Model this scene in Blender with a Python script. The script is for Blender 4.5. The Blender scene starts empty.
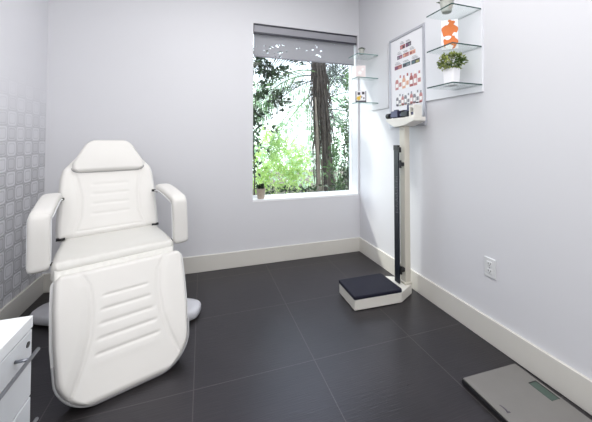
import bpy, bmesh, math, random
from mathutils import Vector, Matrix, noise
random.seed(11)
C = bpy.context.scene.collection
R = math.radians
PI = math.pi
D, W, WL = 2.759, 1.612, -1.168      # back wall, right wall, left wall
FRONT = -1.9                          # wall behind the camera
CEIL = 2.75

# ------------------------------------------------------------------ materials
def new_mat(name):
    m = bpy.data.materials.new(name); m.use_nodes = True
    nt = m.node_tree
    return m, nt, nt.nodes, nt.links, nt.nodes['Principled BSDF']

def mat(name, col, rough=.5, metal=0., bump=0., bscale=60., vary=0., spec=None, trans=0., sub=0., coat=0.):
    m, nt, N, L, B = new_mat(name)
    B.inputs['Base Color'].default_value = (*col, 1)
    B.inputs['Roughness'].default_value = rough
    B.inputs['Metallic'].default_value = metal
    if spec is not None: B.inputs['Specular IOR Level'].default_value = spec
    if trans: B.inputs['Transmission Weight'].default_value = trans
    if coat: B.inputs['Coat Weight'].default_value = coat
    tc = N.new('ShaderNodeTexCoord')
    nz = N.new('ShaderNodeTexNoise'); nz.inputs['Scale'].default_value = bscale; nz.inputs['Detail'].default_value = 4
    L.new(tc.outputs['Object'], nz.inputs['Vector'])
    if vary:
        mx = N.new('ShaderNodeMix'); mx.data_type = 'RGBA'
        mx.inputs[6].default_value = (*[c*(1-vary) for c in col], 1)
        mx.inputs[7].default_value = (*[min(1, c*(1+vary)) for c in col], 1)
        L.new(nz.outputs['Fac'], mx.inputs[0]); L.new(mx.outputs[2], B.inputs['Base Color'])
    if bump:
        b = N.new('ShaderNodeBump'); b.inputs['Strength'].default_value = bump; b.inputs['Distance'].default_value = .002
        L.new(nz.outputs['Fac'], b.inputs['Height']); L.new(b.outputs['Normal'], B.inputs['Normal'])
    return m

def math_node(N, L, op, a, b=None, c=None):
    n = N.new('ShaderNodeMath'); n.operation = op
    for i, v in enumerate((a, b, c)):
        if v is None: continue
        if isinstance(v, (int, float)): n.inputs[i].default_value = v
        else: L.new(v, n.inputs[i])
    return n.outputs[0]

def floor_mat():
    m, nt, N, L, B = new_mat('dark_slate_tile')
    tc = N.new('ShaderNodeTexCoord'); sp = N.new('ShaderNodeSeparateXYZ'); L.new(tc.outputs['Object'], sp.inputs[0])
    def line(out, off, pitch, w):
        t = math_node(N, L, 'SUBTRACT', out, off)
        t = math_node(N, L, 'DIVIDE', t, pitch)
        fr = math_node(N, L, 'FRACT', math_node(N, L, 'ADD', t, 100.5))
        d = math_node(N, L, 'ABSOLUTE', math_node(N, L, 'SUBTRACT', fr, .5))
        return math_node(N, L, 'LESS_THAN', math_node(N, L, 'MULTIPLY', d, pitch), w)
    lx = line(sp.outputs[0], -.0295, .612, .0021)
    ly = line(sp.outputs[1], 1.4759, .56, .0017)
    g = math_node(N, L, 'MAXIMUM', lx, ly)
    # brushed cloudy stone: streaks along x
    mp = N.new('ShaderNodeMapping'); mp.inputs['Scale'].default_value = (3, 60, 1)
    L.new(tc.outputs['Object'], mp.inputs[0])
    nz = N.new('ShaderNodeTexNoise'); nz.inputs['Scale'].default_value = 3; nz.inputs['Detail'].default_value = 6
    L.new(mp.outputs[0], nz.inputs['Vector'])
    n2 = N.new('ShaderNodeTexNoise'); n2.inputs['Scale'].default_value = 3.5; n2.inputs['Detail'].default_value = 5
    L.new(tc.outputs['Object'], n2.inputs['Vector'])
    fac = math_node(N, L, 'MULTIPLY_ADD', nz.outputs['Fac'], .5, math_node(N, L, 'MULTIPLY', n2.outputs['Fac'], .5))
    cr = N.new('ShaderNodeValToRGB'); L.new(fac, cr.inputs[0])
    cr.color_ramp.elements[0].position = .3; cr.color_ramp.elements[0].color = (.0105, .0095, .0095, 1)
    cr.color_ramp.elements[1].position = .7; cr.color_ramp.elements[1].color = (.027, .024, .0245, 1)
    mx = N.new('ShaderNodeMix'); mx.data_type = 'RGBA'
    L.new(g, mx.inputs[0]); L.new(cr.outputs[0], mx.inputs[6]); mx.inputs[7].default_value = (.065, .06, .058, 1)
    L.new(mx.outputs[2], B.inputs['Base Color'])
    B.inputs['Roughness'].default_value = .42
    B.inputs['Specular Tint'].default_value = (.86, .84, 1, 1)
    B.inputs['Specular IOR Level'].default_value = .62
    rr = math_node(N, L, 'MULTIPLY_ADD', nz.outputs['Fac'], .14, .24)
    L.new(rr, B.inputs['Roughness'])
    bp = N.new('ShaderNodeBump'); bp.inputs['Strength'].default_value = .4; bp.inputs['Distance'].default_value = .004
    h = math_node(N, L, 'SUBTRACT', fac, g)
    L.new(h, bp.inputs['Height']); L.new(bp.outputs['Normal'], B.inputs['Normal'])
    return m

def panel_mat():
    """embossed wallpaper: chequer of rounded squares, painted-in glare washes the pattern out towards the top"""
    m, nt, N, L, B = new_mat('embossed_wallpaper')
    tc = N.new('ShaderNodeTexCoord'); sp = N.new('ShaderNodeSeparateXYZ'); L.new(tc.outputs['Object'], sp.inputs[0])
    p = .0935
    ty = math_node(N, L, 'ADD', math_node(N, L, 'DIVIDE', math_node(N, L, 'SUBTRACT', sp.outputs[1], 2.759), p), 100)
    tz = math_node(N, L, 'ADD', math_node(N, L, 'DIVIDE', math_node(N, L, 'SUBTRACT', sp.outputs[2], 1.364), p*1.04), 100)
    fy = math_node(N, L, 'ABSOLUTE', math_node(N, L, 'SUBTRACT', math_node(N, L, 'FRACT', ty), .5))
    fz = math_node(N, L, 'ABSOLUTE', math_node(N, L, 'SUBTRACT', math_node(N, L, 'FRACT', tz), .5))
    iy = math_node(N, L, 'FLOOR', ty); iz = math_node(N, L, 'FLOOR', tz)
    par = math_node(N, L, 'MODULO', math_node(N, L, 'ADD', iy, iz), 2)
    # rounded-square distance (p-norm)
    d = math_node(N, L, 'POWER', math_node(N, L, 'ADD', math_node(N, L, 'POWER', fy, 5), math_node(N, L, 'POWER', fz, 5)), .2)
    edge = math_node(N, L, 'SUBTRACT', .485, math_node(N, L, 'MULTIPLY', par, .035))
    inside = N.new('ShaderNodeMapRange'); inside.interpolation_type = 'SMOOTHSTEP'
    L.new(math_node(N, L, 'SUBTRACT', edge, d), inside.inputs[0]); inside.inputs[1].default_value = 0; inside.inputs[2].default_value = .035
    ring = N.new('ShaderNodeMapRange'); ring.interpolation_type = 'SMOOTHSTEP'
    L.new(math_node(N, L, 'ABSOLUTE', math_node(N, L, 'SUBTRACT', d, .33)), ring.inputs[0])
    ring.inputs[1].default_value = .01; ring.inputs[2].default_value = .075; ring.inputs[3].default_value = 1; ring.inputs[4].default_value = 0
    # glare put into the colour: pattern contrast washes out with height
    glare_fade = N.new('ShaderNodeMapRange'); glare_fade.interpolation_type = 'SMOOTHSTEP'
    L.new(sp.outputs[2], glare_fade.inputs[0]); glare_fade.inputs[1].default_value = .75; glare_fade.inputs[2].default_value = 1.72
    glare_fade.inputs[3].default_value = 1; glare_fade.inputs[4].default_value = 0
    v = math_node(N, L, 'MULTIPLY', par, -.15)
    v = math_node(N, L, 'ADD', v, math_node(N, L, 'MULTIPLY', ring.outputs[0], -.20))
    v = math_node(N, L, 'ADD', v, math_node(N, L, 'MULTIPLY', math_node(N, L, 'SUBTRACT', 1, inside.outputs[0]), -.26))
    core = math_node(N, L, 'MULTIPLY', math_node(N, L, 'LESS_THAN', d, .33), -.05)
    v = math_node(N, L, 'ADD', v, core)
    v = math_node(N, L, 'MULTIPLY', v, glare_fade.outputs[0])
    base = N.new('ShaderNodeMapRange'); L.new(sp.outputs[2], base.inputs[0])  # base tone lightened with height, part of the painted glare
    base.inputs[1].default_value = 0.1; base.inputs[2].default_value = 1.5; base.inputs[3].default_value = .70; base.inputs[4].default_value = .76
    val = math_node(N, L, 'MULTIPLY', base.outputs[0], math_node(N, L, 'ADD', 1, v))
    cc = N.new('ShaderNodeCombineColor')
    L.new(val, cc.inputs[0]); L.new(val, cc.inputs[1]); L.new(math_node(N, L, 'MULTIPLY', val, 1.05), cc.inputs[2])
    L.new(cc.outputs[0], B.inputs['Base Color'])
    B.inputs['Roughness'].default_value = .4
    h = math_node(N, L, 'MULTIPLY', math_node(N, L, 'SUBTRACT', inside.outputs[0], math_node(N, L, 'MULTIPLY', ring.outputs[0], .5)), glare_fade.outputs[0])
    bp = N.new('ShaderNodeBump'); bp.inputs['Strength'].default_value = .5; bp.inputs['Distance'].default_value = .004
    L.new(h, bp.inputs['Height']); L.new(bp.outputs['Normal'], B.inputs['Normal'])
    return m

def clear_mat(name, tint, refl=.12):
    """flat architectural glass: tinted transparency with a Fresnel reflection"""
    m, nt, N, L, B = new_mat(name)
    out = [n for n in N if n.type == 'OUTPUT_MATERIAL'][0]
    N.remove(B)
    t = N.new('ShaderNodeBsdfTransparent'); t.inputs[0].default_value = (*tint, 1)
    g = N.new('ShaderNodeBsdfGlossy'); g.inputs['Roughness'].default_value = .02
    f = N.new('ShaderNodeLayerWeight'); f.inputs[0].default_value = .5      # same from both sides of the pane
    k = math_node(N, L, 'MULTIPLY_ADD', math_node(N, L, 'POWER', f.outputs['Facing'], 5), refl*6, refl*.35)
    mx = N.new('ShaderNodeMixShader'); L.new(k, mx.inputs[0]); L.new(t.outputs[0], mx.inputs[1]); L.new(g.outputs[0], mx.inputs[2])
    L.new(mx.outputs[0], out.inputs[0])
    return m

def leaf_mat(name, c1, c2, tr=.35):
    m, nt, N, L, B = new_mat(name)
    out = [n for n in N if n.type == 'OUTPUT_MATERIAL'][0]
    oi = N.new('ShaderNodeTexCoord'); nz = N.new('ShaderNodeTexNoise'); nz.inputs['Scale'].default_value = 9
    L.new(oi.outputs['Object'], nz.inputs['Vector'])
    cr = N.new('ShaderNodeValToRGB'); L.new(nz.outputs['Fac'], cr.inputs[0])
    cr.color_ramp.elements[0].position = .35; cr.color_ramp.elements[0].color = (*c1, 1)
    cr.color_ramp.elements[1].position = .65; cr.color_ramp.elements[1].color = (*c2, 1)
    L.new(cr.outputs[0], B.inputs['Base Color']); B.inputs['Roughness'].default_value = .45
    tl = N.new('ShaderNodeBsdfTranslucent'); L.new(cr.outputs[0], tl.inputs[0])
    mx = N.new('ShaderNodeMixShader'); mx.inputs[0].default_value = tr
    L.new(B.outputs[0], mx.inputs[1]); L.new(tl.outputs[0], mx.inputs[2]); L.new(mx.outputs[0], out.inputs[0])
    return m

def blind_mat():
    m, nt, N, L, B = new_mat('sunscreen_fabric')
    out = [n for n in N if n.type == 'OUTPUT_MATERIAL'][0]
    B.inputs['Base Color'].default_value = (.33, .33, .355, 1); B.inputs['Roughness'].default_value = .8
    tc = N.new('ShaderNodeTexCoord')
    # dappled spots of sun that pass through the weave
    nz = N.new('ShaderNodeTexNoise'); nz.inputs['Scale'].default_value = 22; nz.inputs['Detail'].default_value = 2.5
    mp = N.new('ShaderNodeMapping'); mp.inputs['Scale'].default_value = (.8, 1, 1.4); mp.inputs['Rotation'].default_value = (0, .5, 0)
    L.new(tc.outputs['Object'], mp.inputs[0]); L.new(mp.outputs[0], nz.inputs['Vector'])
    sp = N.new('ShaderNodeSeparateXYZ'); L.new(tc.outputs['Object'], sp.inputs[0])
    def bell(cx, cz, wx, wz):
        a = math_node(N, L, 'POWER', math_node(N, L, 'DIVIDE', math_node(N, L, 'SUBTRACT', sp.outputs[0], cx), wx), 2)
        b = math_node(N, L, 'POWER', math_node(N, L, 'DIVIDE', math_node(N, L, 'SUBTRACT', sp.outputs[2], cz), wz), 2)
        return math_node(N, L, 'EXPONENT', math_node(N, L, 'MULTIPLY', math_node(N, L, 'ADD', a, b), -1))
    bl = math_node(N, L, 'ADD', bell(.70, 2.08, .20, .09), math_node(N, L, 'MULTIPLY', bell(1.14, 2.10, .08, .08), .75))
    thr = math_node(N, L, 'MULTIPLY_ADD', bl, .17, nz.outputs['Fac'])
    st = N.new('ShaderNodeMapRange'); L.new(thr, st.inputs[0]); st.inputs[1].default_value = .695; st.inputs[2].default_value = .73
    t = N.new('ShaderNodeBsdfTransparent')
    tl = N.new('ShaderNodeBsdfTranslucent'); tl.inputs[0].default_value = (.5, .5, .55, 1)
    m1 = N.new('ShaderNodeMixShader'); m1.inputs[0].default_value = .10
    L.new(B.outputs[0], m1.inputs[1]); L.new(tl.outputs[0], m1.inputs[2])
    m2 = N.new('ShaderNodeMixShader'); L.new(math_node(N, L, 'MULTIPLY', st.outputs[0], .85), m2.inputs[0]); L.new(m1.outputs[0], m2.inputs[1]); L.new(t.outputs[0], m2.inputs[2])
    L.new(m2.outputs[0], out.inputs[0])
    return m

M = {}
M['wall'] = mat('wall_paint', (.67, .672, .705), .55, bump=.04, bscale=200)
M['ceiling'] = mat('ceiling_paint', (.85, .85, .85), .8)
M['reveal'] = mat('window_reveal_paint', (.85, .86, .88), .5)
M['trim'] = mat('baseboard_paint', (.66, .64, .60), .38, bump=.03, bscale=80)
M['floor'] = floor_mat()
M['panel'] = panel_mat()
M['vinyl'] = mat('cream_vinyl', (.69, .675, .65), .42, bump=.06, bscale=260)
M['vinyl_seat'] = mat('cream_vinyl_seat', (.66, .65, .62), .35, bump=.05, bscale=200)
M['piping'] = mat('grey_piping', (.33, .33, .34), .5)
M['piping_white'] = mat('white_piping', (.78, .79, .80), .4)
M['board'] = mat('pale_backing', (.62, .62, .62), .5)
M['base'] = mat('white_plastic_base', (.60, .60, .64), .35)
M['black'] = mat('black_plastic', (.012, .012, .014), .4)
M['steel'] = mat('brushed_steel', (.22, .23, .26), .32, metal=.8, bump=.04, bscale=120)
M['beige'] = mat('beige_enamel', (.60, .57, .50), .38, bump=.02)
M['cream'] = mat('cream_enamel', (.74, .72, .67), .38)
M['rubber'] = mat('dark_rubber', (.012, .012, .024), .6, bump=.4, bscale=400, spec=.25)
M['rodblack'] = mat('black_rod', (.010, .014, .022), .35)
M['violet'] = mat('dark_violet_metal', (.055, .055, .10), .3, metal=.5)
M['silvery'] = mat('silver_metal', (.55, .55, .60), .3, metal=.7)
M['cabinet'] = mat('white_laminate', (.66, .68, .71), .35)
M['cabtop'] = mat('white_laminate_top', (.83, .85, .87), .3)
M['gap'] = mat('dark_gap', (.03, .03, .035), .7)
M['scaletop'] = mat('satin_silver_platform', (.185, .177, .168), .48, vary=.05, bscale=14)
M['lcd'] = mat('lcd_green_grey', (.055, .085, .070), .35, vary=.15, bscale=90)
M['outlet'] = mat('outlet_plastic', (.70, .71, .72), .35)
M['pane'] = clear_mat('window_glass', (.97, .99, .98), .05)
M['shelfglass'] = clear_mat('shelf_glass', (.94, .965, .96), .08)
M['glassedge'] = mat('green_glass_edge', (.035, .075, .07), .15)
M['glassedge2'] = mat('pale_glass_edge', (.16, .27, .26), .2)
M['backboard'] = mat('white_gloss_panel', (.74, .75, .79), .22)
M['frame'] = mat('silver_frame', (.46, .47, .52), .35, metal=.25)
M['paper'] = mat('white_paper', (.80, .80, .84), .5)
M['blind'] = blind_mat()
M['cassette'] = mat('grey_blind_cassette', (.30, .30, .335), .5)
M['cassdark'] = mat('dark_blind_rail', (.035, .035, .05), .5)
M['potwhite'] = mat('white_ceramic', (.84, .84, .87), .3)
M['potgrey'] = mat('speckled_grey_pot', (.42, .43, .40), .7, vary=.3, bscale=60, bump=.3)
M['potstone'] = mat('stone_pot', (.40, .34, .28), .8, vary=.3, bscale=70, bump=.4)
M['soil'] = mat('potting_soil', (.03, .022, .015), .9, bump=.5)
M['succ'] = leaf_mat('succulent_leaf', (.020, .032, .022), (.06, .09, .05), .05)
M['potleaf'] = leaf_mat('bright_pot_leaf', (.05, .10, .012), (.50, .55, .16), .15)
M['orange'] = mat('orange_print', (.60, .14, .012), .45)
M['white'] = mat('white_print', (.85, .85, .85), .45)
M['pink'] = mat('pale_pink_card', (.78, .70, .70), .5)
M['yellow'] = mat('yellow_print', (.75, .50, .05), .5)
M['inkgrey'] = mat('grey_ink', (.25, .25, .28), .6)
M['inkdark'] = mat('dark_ink', (.07, .06, .08), .6)
M['inkpink'] = mat('dusty_pink_ink', (.52, .24, .24), .6)
M['inkred'] = mat('red_ink', (.36, .11, .11), .6)
M['inkpeach'] = mat('peach_ink', (.70, .40, .28), .6)
M['inkteal'] = mat('teal_ink', (.10, .17, .19), .6)
M['inkolive'] = mat('olive_ink', (.35, .36, .16), .6)
M['inkpurple'] = mat('purple_ink', (.20, .09, .18), .6)
M['trunk'] = mat('palm_bark', (.040, .030, .025), .9, vary=.6, bscale=30, bump=1)
M['fibre'] = mat('dry_palm_fibre', (.15, .125, .10), .9, vary=.5, bscale=20)
M['frond_light'] = leaf_mat('light_frond', (.07, .16, .05), (.20, .34, .13), .3)
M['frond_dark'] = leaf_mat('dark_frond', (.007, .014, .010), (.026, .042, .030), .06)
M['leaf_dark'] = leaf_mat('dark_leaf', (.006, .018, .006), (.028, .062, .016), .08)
M['leaf_mid'] = leaf_mat('mid_leaf', (.03, .08, .02), (.12, .22, .07), .22)
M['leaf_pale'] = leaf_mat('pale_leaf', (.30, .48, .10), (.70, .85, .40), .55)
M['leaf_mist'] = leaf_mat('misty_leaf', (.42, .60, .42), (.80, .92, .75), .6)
M['soil_out'] = mat('garden_soil', (.10, .09, .06), .95, vary=.4, bscale=6, bump=.5)

# ------------------------------------------------------------------ helpers
def link(name, bm, m, parent=None, smooth=False, bevel=0, kind=None):
    me = bpy.data.meshes.new(name)
    bmesh.ops.recalc_face_normals(bm, faces=bm.faces[:]) if not getattr(bm, 'keep', False) else None
    bm.to_mesh(me); bm.free()
    ms = m if isinstance(m, (list, tuple)) else [m]
    for x in ms: me.materials.append(x)
    o = bpy.data.objects.new(name, me); C.objects.link(o)
    if smooth:
        for p in me.polygons: p.use_smooth = True
    if bevel:
        b = o.modifiers.new('bevel', 'BEVEL'); b.width = bevel; b.segments = 3; b.limit_method = 'ANGLE'; b.angle_limit = R(35)
    if parent is not None: o.parent = parent
    if kind: o['kind'] = kind
    return o
def tag(o, label, cat, group=None, kind=None):
    o['label'] = label; o['category'] = cat
    if group: o['group'] = group
    if kind: o['kind'] = kind
    return o
def thing(name, label, cat, loc=(0, 0, 0), rz=0, group=None):
    o = bpy.data.objects.new(name, None); C.objects.link(o)
    o.location = loc; o.rotation_euler = (0, 0, rz)
    o.empty_display_size = .1
    return tag(o, label, cat, group)
def box(bm, x0, x1, y0, y1, z0, z1, mi=0, mtx=None):
    vs = [Vector((x, y, z)) for x in (x0, x1) for y in (y0, y1) for z in (z0, z1)]
    if mtx is not None: vs = [mtx @ v for v in vs]
    v = [bm.verts.new(p) for p in vs]
    fs = []
    for f in ((0, 1, 3, 2), (4, 6, 7, 5), (0, 4, 5, 1), (2, 3, 7, 6), (0, 2, 6, 4), (1, 5, 7, 3)):
        q = bm.faces.new([v[i] for i in f]); q.material_index = mi; fs.append(q)
    return fs
def prism(bm, pts, z0, z1, mi=0, mtx=None):
    a = [Vector((x, y, z0)) for x, y in pts]; b = [Vector((x, y, z1)) for x, y in pts]
    if mtx is not None: a = [mtx @ q for q in a]; b = [mtx @ q for q in b]
    a = [bm.verts.new(q) for q in a]; b = [bm.verts.new(q) for q in b]
    n = len(pts); fs = [bm.faces.new(a[::-1]), bm.faces.new(b)]
    for i in range(n): fs.append(bm.faces.new((a[i], a[(i+1) % n], b[(i+1) % n], b[i])))
    for f in fs: f.material_index = mi
    return fs
def tube(bm, path, r, seg=10, mi=0, closed=False, caps=True):
    path = [Vector(p) for p in path]; n = len(path); rings = []
    rr = r if isinstance(r, (list, tuple)) else [r]*n
    up = None
    for i, p in enumerate(path):
        if closed: t = (path[(i+1) % n]-path[i-1]).normalized()
        else: t = (path[min(i+1, n-1)]-path[max(i-1, 0)]).normalized()
        if up is None: up = t.orthogonal().normalized()
        up = (up-t*up.dot(t))
        if up.length < 1e-6: up = t.orthogonal()
        up.normalize()
        s = t.cross(up)
        rings.append([bm.verts.new(p+(up*math.cos(2*PI*k/seg)+s*math.sin(2*PI*k/seg))*rr[i]) for k in range(seg)])
    m = n if closed else n-1
    for i in range(m):
        a, b = rings[i], rings[(i+1) % n]
        for k in range(seg):
            f = bm.faces.new((a[k], a[(k+1) % seg], b[(k+1) % seg], b[k])); f.material_index = mi
    if caps and not closed:
        f = bm.faces.new(rings[0][::-1]); f.material_index = mi
        f = bm.faces.new(rings[-1]); f.material_index = mi
def lathe(bm, prof, c=(0, 0, 0), seg=28, mi=0):
    rings = []
    for r, z in prof:
        rings.append([bm.verts.new((c[0]+max(r, 1e-4)*math.cos(2*PI*k/seg), c[1]+max(r, 1e-4)*math.sin(2*PI*k/seg), c[2]+z)) for k in range(seg)])
    for a, b in zip(rings, rings[1:]):
        for k in range(seg):
            f = bm.faces.new((a[k], a[(k+1) % seg], b[(k+1) % seg], b[k])); f.material_index = mi
    bm.faces.new(rings[0][::-1]).material_index = mi; bm.faces.new(rings[-1]).material_index = mi
def leaf(bm, p, d, n, l, w, mi=0, fold=.15):
    """a folded pointed leaf of six faces' worth of shape at p, along d"""
    d = d.normalized(); s = d.cross(n)
    if s.length < 1e-5: s = d.orthogonal()
    s.normalize(); n = s.cross(d)
    a = bm.verts.new(p); t = bm.verts.new(p+d*l-n*l*.12)
    m1 = bm.verts.new(p+d*l*.45-n*l*fold*.3)
    l1 = bm.verts.new(p+d*l*.42+s*w/2+n*l*fold*.3); r1 = bm.verts.new(p+d*l*.42-s*w/2+n*l*fold*.3)
    for f in ((a, m1, l1), (a, r1, m1), (m1, t, l1), (m1, r1, t)):
        bm.faces.new(f).material_index = mi
def rnd_dir(zmin=-1):
    while True:
        v = Vector((random.uniform(-1, 1), random.uniform(-1, 1), random.uniform(zmin, 1)))
        if .05 < v.length < 1: return v.normalized()

def struct(name, bm, m, **k):
    return link(name, bm, m, kind='structure', **k)

# ------------------------------------------------------------------ room shell
bm = bmesh.new(); box(bm, WL-.2, W+.2, FRONT-.2, D+.12, -.12, 0); struct('floor', bm, M['floor'])
bm = bmesh.new(); box(bm, WL-.2, W+.2, FRONT-.2, D+.22, CEIL, CEIL+.12); struct('ceiling', bm, M['ceiling'])
WX0, WX1, WZ0, WZ1 = .4606, 1.5934, .606, 2.3105
TH = .20
bm = bmesh.new()
box(bm, WL-.2, WX0, D, D+TH, -.12, CEIL); box(bm, WX1, W+.2, D, D+TH, -.12, CEIL)
box(bm, WX0, WX1, D, D+TH, -.12, WZ0-.018); box(bm, WX0, WX1, D, D+TH, WZ1, CEIL)
struct('wall_back', bm, M['wall'])
bm = bmesh.new(); box(bm, W, W+.15, FRONT-.2, D, 0, CEIL); struct('wall_right', bm, M['wall'])
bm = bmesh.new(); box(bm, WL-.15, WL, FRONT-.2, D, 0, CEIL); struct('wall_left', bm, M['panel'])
bm = bmesh.new(); box(bm, WL, W, FRONT-.2, FRONT, 0, CEIL); struct('wall_front', bm, M['wall'])
BH, BT = .1441, .016
bm = bmesh.new(); box(bm, WL, W, D-BT, D, 0, BH); struct('baseboard_back', bm, M['trim'], bevel=.003)
bm = bmesh.new(); box(bm, W-BT, W, FRONT, D-BT, 0, BH); struct('baseboard_right', bm, M['trim'], bevel=.003)
bm = bmesh.new(); box(bm, WL, WL+BT, FRONT, D-BT, 0, BH); struct('baseboard_left', bm, M['trim'], bevel=.003)

# window: white sill and lining, fixed pane in a slim frame
YG = D+.135
bm = bmesh.new(); box(bm, WX0, WX1, D-.002, D+TH, WZ0-.018, WZ0)
struct('trim_1', bm, M['reveal'])
bm = bmesh.new()
box(bm, WX0, WX0+.004, YG, YG+.03, WZ0, WZ1); box(bm, WX1-.004, WX1, YG, YG+.03, WZ0, WZ1)
box(bm, WX0+.004, WX1-.004, YG, YG+.03, WZ0, WZ0+.012); box(bm, WX0+.004, WX1-.004, YG, YG+.03, WZ1-.01, WZ1)
win = struct('window_1', bm, M['reveal'])
bm = bmesh.new(); box(bm, WX0+.004, WX1-.004, YG+.012, YG+.016, WZ0+.012, WZ1-.01)
link('window_pane', bm, M['pane'], win)

# roller blind
YB = D+.05
bl = thing('roller_blind', 'grey roller blind drawn a short way down at the top of the window', 'blind', (1.027, YB, WZ1))
bm = bmesh.new()
pts = [(-.035, -.085), (-.035, -.012), (-.030, 0), (.035, 0), (.035, -.085)]
mt = Matrix(((0, 0, 1, 0), (1, 0, 0, 0), (0, 1, 0, 0), (0, 0, 0, 1)))
prism(bm, pts, -.558, .558, mtx=mt); link('cassette', bm, M['cassette'], bl, bevel=.003)
bm = bmesh.new(); box(bm, -.562, .562, -.043, -.0355, -.012, -.001); link('head_rail', bm, M['cassdark'], bl)
bm = bmesh.new(); box(bm, -.558, .558, -.042, -.0355, -.094, -.080); link('lower_lip', bm, M['cassdark'], bl)
bm = bmesh.new()
n = 24
for i in range(n):
    x0 = -.552+i*1.104/n; x1 = x0+1.104/n
    vs = []
    for x, z in ((x0, -.302), (x1, -.302), (x1, -.08), (x0, -.08)):
        vs.append(bm.verts.new((x, .006+.002*math.sin(x*9), z)))
    bm.faces.new(vs)
bmesh.ops.remove_doubles(bm, verts=bm.verts[:], dist=1e-5)
fab = link('fabric', bm, M['blind'], bl, smooth=True)
fab.location = (0, 0, 0)
# object coordinates of the fabric are used by its material: bring them to room coordinates
for v in fab.data.vertices: v.co = v.co+Vector((1.027, YB, WZ1))
fab.location = (-1.027, -YB, -WZ1)
bm = bmesh.new(); tube(bm, [(-.552, .006, -.306), (.552, .006, -.306)], .007, 10); link('hem_bar', bm, M['cassette'], bl, smooth=True)

# ------------------------------------------------------------------ treatment chair
def cushion(L, wfun, T, Re, hfun=None, ns=90, nt=56):
    """padded slab: local x lateral, local y along length 0..L, z up (top at +T/2)"""
    bm = bmesh.new()
    def es(i, n):     # denser towards edges
        a = i/n; return .5-.5*math.cos(PI*a)*(.35+.65*abs(math.cos(PI*a))**.6) if False else a-.11*math.sin(2*PI*a)
    top, bot = [], []
    for i in range(ns+1):
        s = es(i, ns)*L; w = wfun(s)
        r1, r2 = [], []
        for j in range(nt+1):
            b = es(j, nt)*2-1; t = b*w
            d = min(w-abs(t), s, L-s)
            e = math.sqrt(max(0, 1-(1-min(max(d, 0)/Re, 1))**2))
            h = T/2-Re+Re*e
            if hfun: h += hfun(s, t)*min(1, d/.012)
            r1.append(bm.verts.new((t, s, h))); r2.append(bm.verts.new((t, s, -T/2+Re*.4*(1-e))))
        top.append(r1); bot.append(r2)
    for i in range(ns):
        for j in range(nt):
            bm.faces.new((top[i][j], top[i][j+1], top[i+1][j+1], top[i+1][j]))
            bm.faces.new((bot[i][j], bot[i+1][j], bot[i+1][j+1], bot[i][j+1]))
    for i in range(ns):
        for j in (0, nt):
            bm.faces.new((top[i][j], top[i+1][j], bot[i+1][j], bot[i][j]))
    for j in range(nt):
        for i in (0, ns):
            bm.faces.new((top[i][j], top[i][j+1], bot[i][j+1], bot[i][j]))
    return bm
def outline(wfun, L, z, n=60, inset=0.):
    pts = []
    for i in range(n+1): s = L*(.5-.5*math.cos(PI*i/n)); pts.append((wfun(s)-inset, s, z))
    for i in range(n+1): s = L*(.5+.5*math.cos(PI*i/n)); pts.append((-wfun(s)+inset, s, z))
    out = []
    for p in pts:
        if not out or (Vector(p)-Vector(out[-1])).length > .003: out.append(p)
    return out
def smooth(a, b, x):
    t = min(max((x-a)/(b-a), 0), 1); return t*t*(3-2*t)
def interp(tab, s):
    for (a, x), (b, y) in zip(tab, tab[1:]):
        if s <= b: return x+(y-x)*((s-a)/(b-a))
    return tab[-1][1]
def corner(w, s, r):          # rounded corner of radius r, s = distance from end
    return w-r+math.sqrt(max(0, r*r-(r-s)**2)) if s < r else w
def gauss(x, s): return math.exp(-(x/s)**2)

A = R(20)
VX, VY = math.cos(A), math.sin(A)
v0, u0 = .215, 2.0
root_loc = (v0*VX-u0*VY*1.0, v0*VY+u0*VX, 0)
# u axis is (sin A, -cos A): point with lateral v0 and u=-2.0
root_loc = (v0*math.cos(A)-2.0*math.sin(A), v0*math.sin(A)+2.0*math.cos(A), 0)
bed = thing('treatment_chair', 'cream white padded treatment chair with raised back, armrests and lowered leg rest', 'chair', root_loc, A)
def plane_frame(y0, z0, y1, z1):
    """frame: x lateral, y from (y0,z0) to (y1,z1), z the normal facing up/forward"""
    d = Vector((0, y1-y0, z1-z0)).normalized(); x = Vector((1, 0, 0)); n = x.cross(d)
    if n.y > 0 and abs(n.z) < .3 or n.z < -.3: n = -n; x = -x
    return Matrix(((x.x, d.x, n.x, 0), (x.y, d.y, n.y, y0), (x.z, d.z, n.z, z0), (0, 0, 0, 1)))

# leg rest ------------------------------------------------
LL = .568
def w_leg(s):
    w = interp([(0, .300), (.15, .300), (.30, .294), (.45, .278), (.568, .255)], s)
    w = corner(w, s, .045)
    return max(corner(w, LL-s, .135), .02)
def seam_leg(s): return interp([(0, .205), (.03, .185), (.08, .160), (.18, .148), (.30, .158), (.40, .185), (.48, .215), (.53, .24)], s)
def h_leg(s, t):
    a = abs(t); c = seam_leg(s); h = 0
    h += -.006*gauss(a-c, .007)
    h += .008*smooth(c, c+.05, a)
    for k in range(5):
        sk = .142+.0605*k; hw = .098+.009*k
        h += -.0060*gauss(s-sk, .0052)*(1-smooth(hw-.012, hw+.012, a))
        h += .0012*gauss(s-sk-.03, .018)*(1-smooth(hw, hw+.03, a))
    return h
legF = plane_frame(-.175, .522, -.427, .044)
o = link('leg_cushion', cushion(LL, w_leg, .075, .028, h_leg, 150, 100), M['vinyl'], bed, smooth=True)
o.matrix_local = Matrix.Translation((.030, 0, 0)) @ legF @ Matrix.Translation((0, 0, -.0375))
bm = bmesh.new(); tube(bm, sorted([p for p in outline(w_leg, LL, -.020, inset=-.006) if p[1] > .36], key=lambda p: (p[0] < 0, p[1] if p[0] > 0 else -p[1])), .0055, 8)
q = link('edge_piping', bm, M['piping'], o, smooth=True); q.location = (0, 0, .03)
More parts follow.
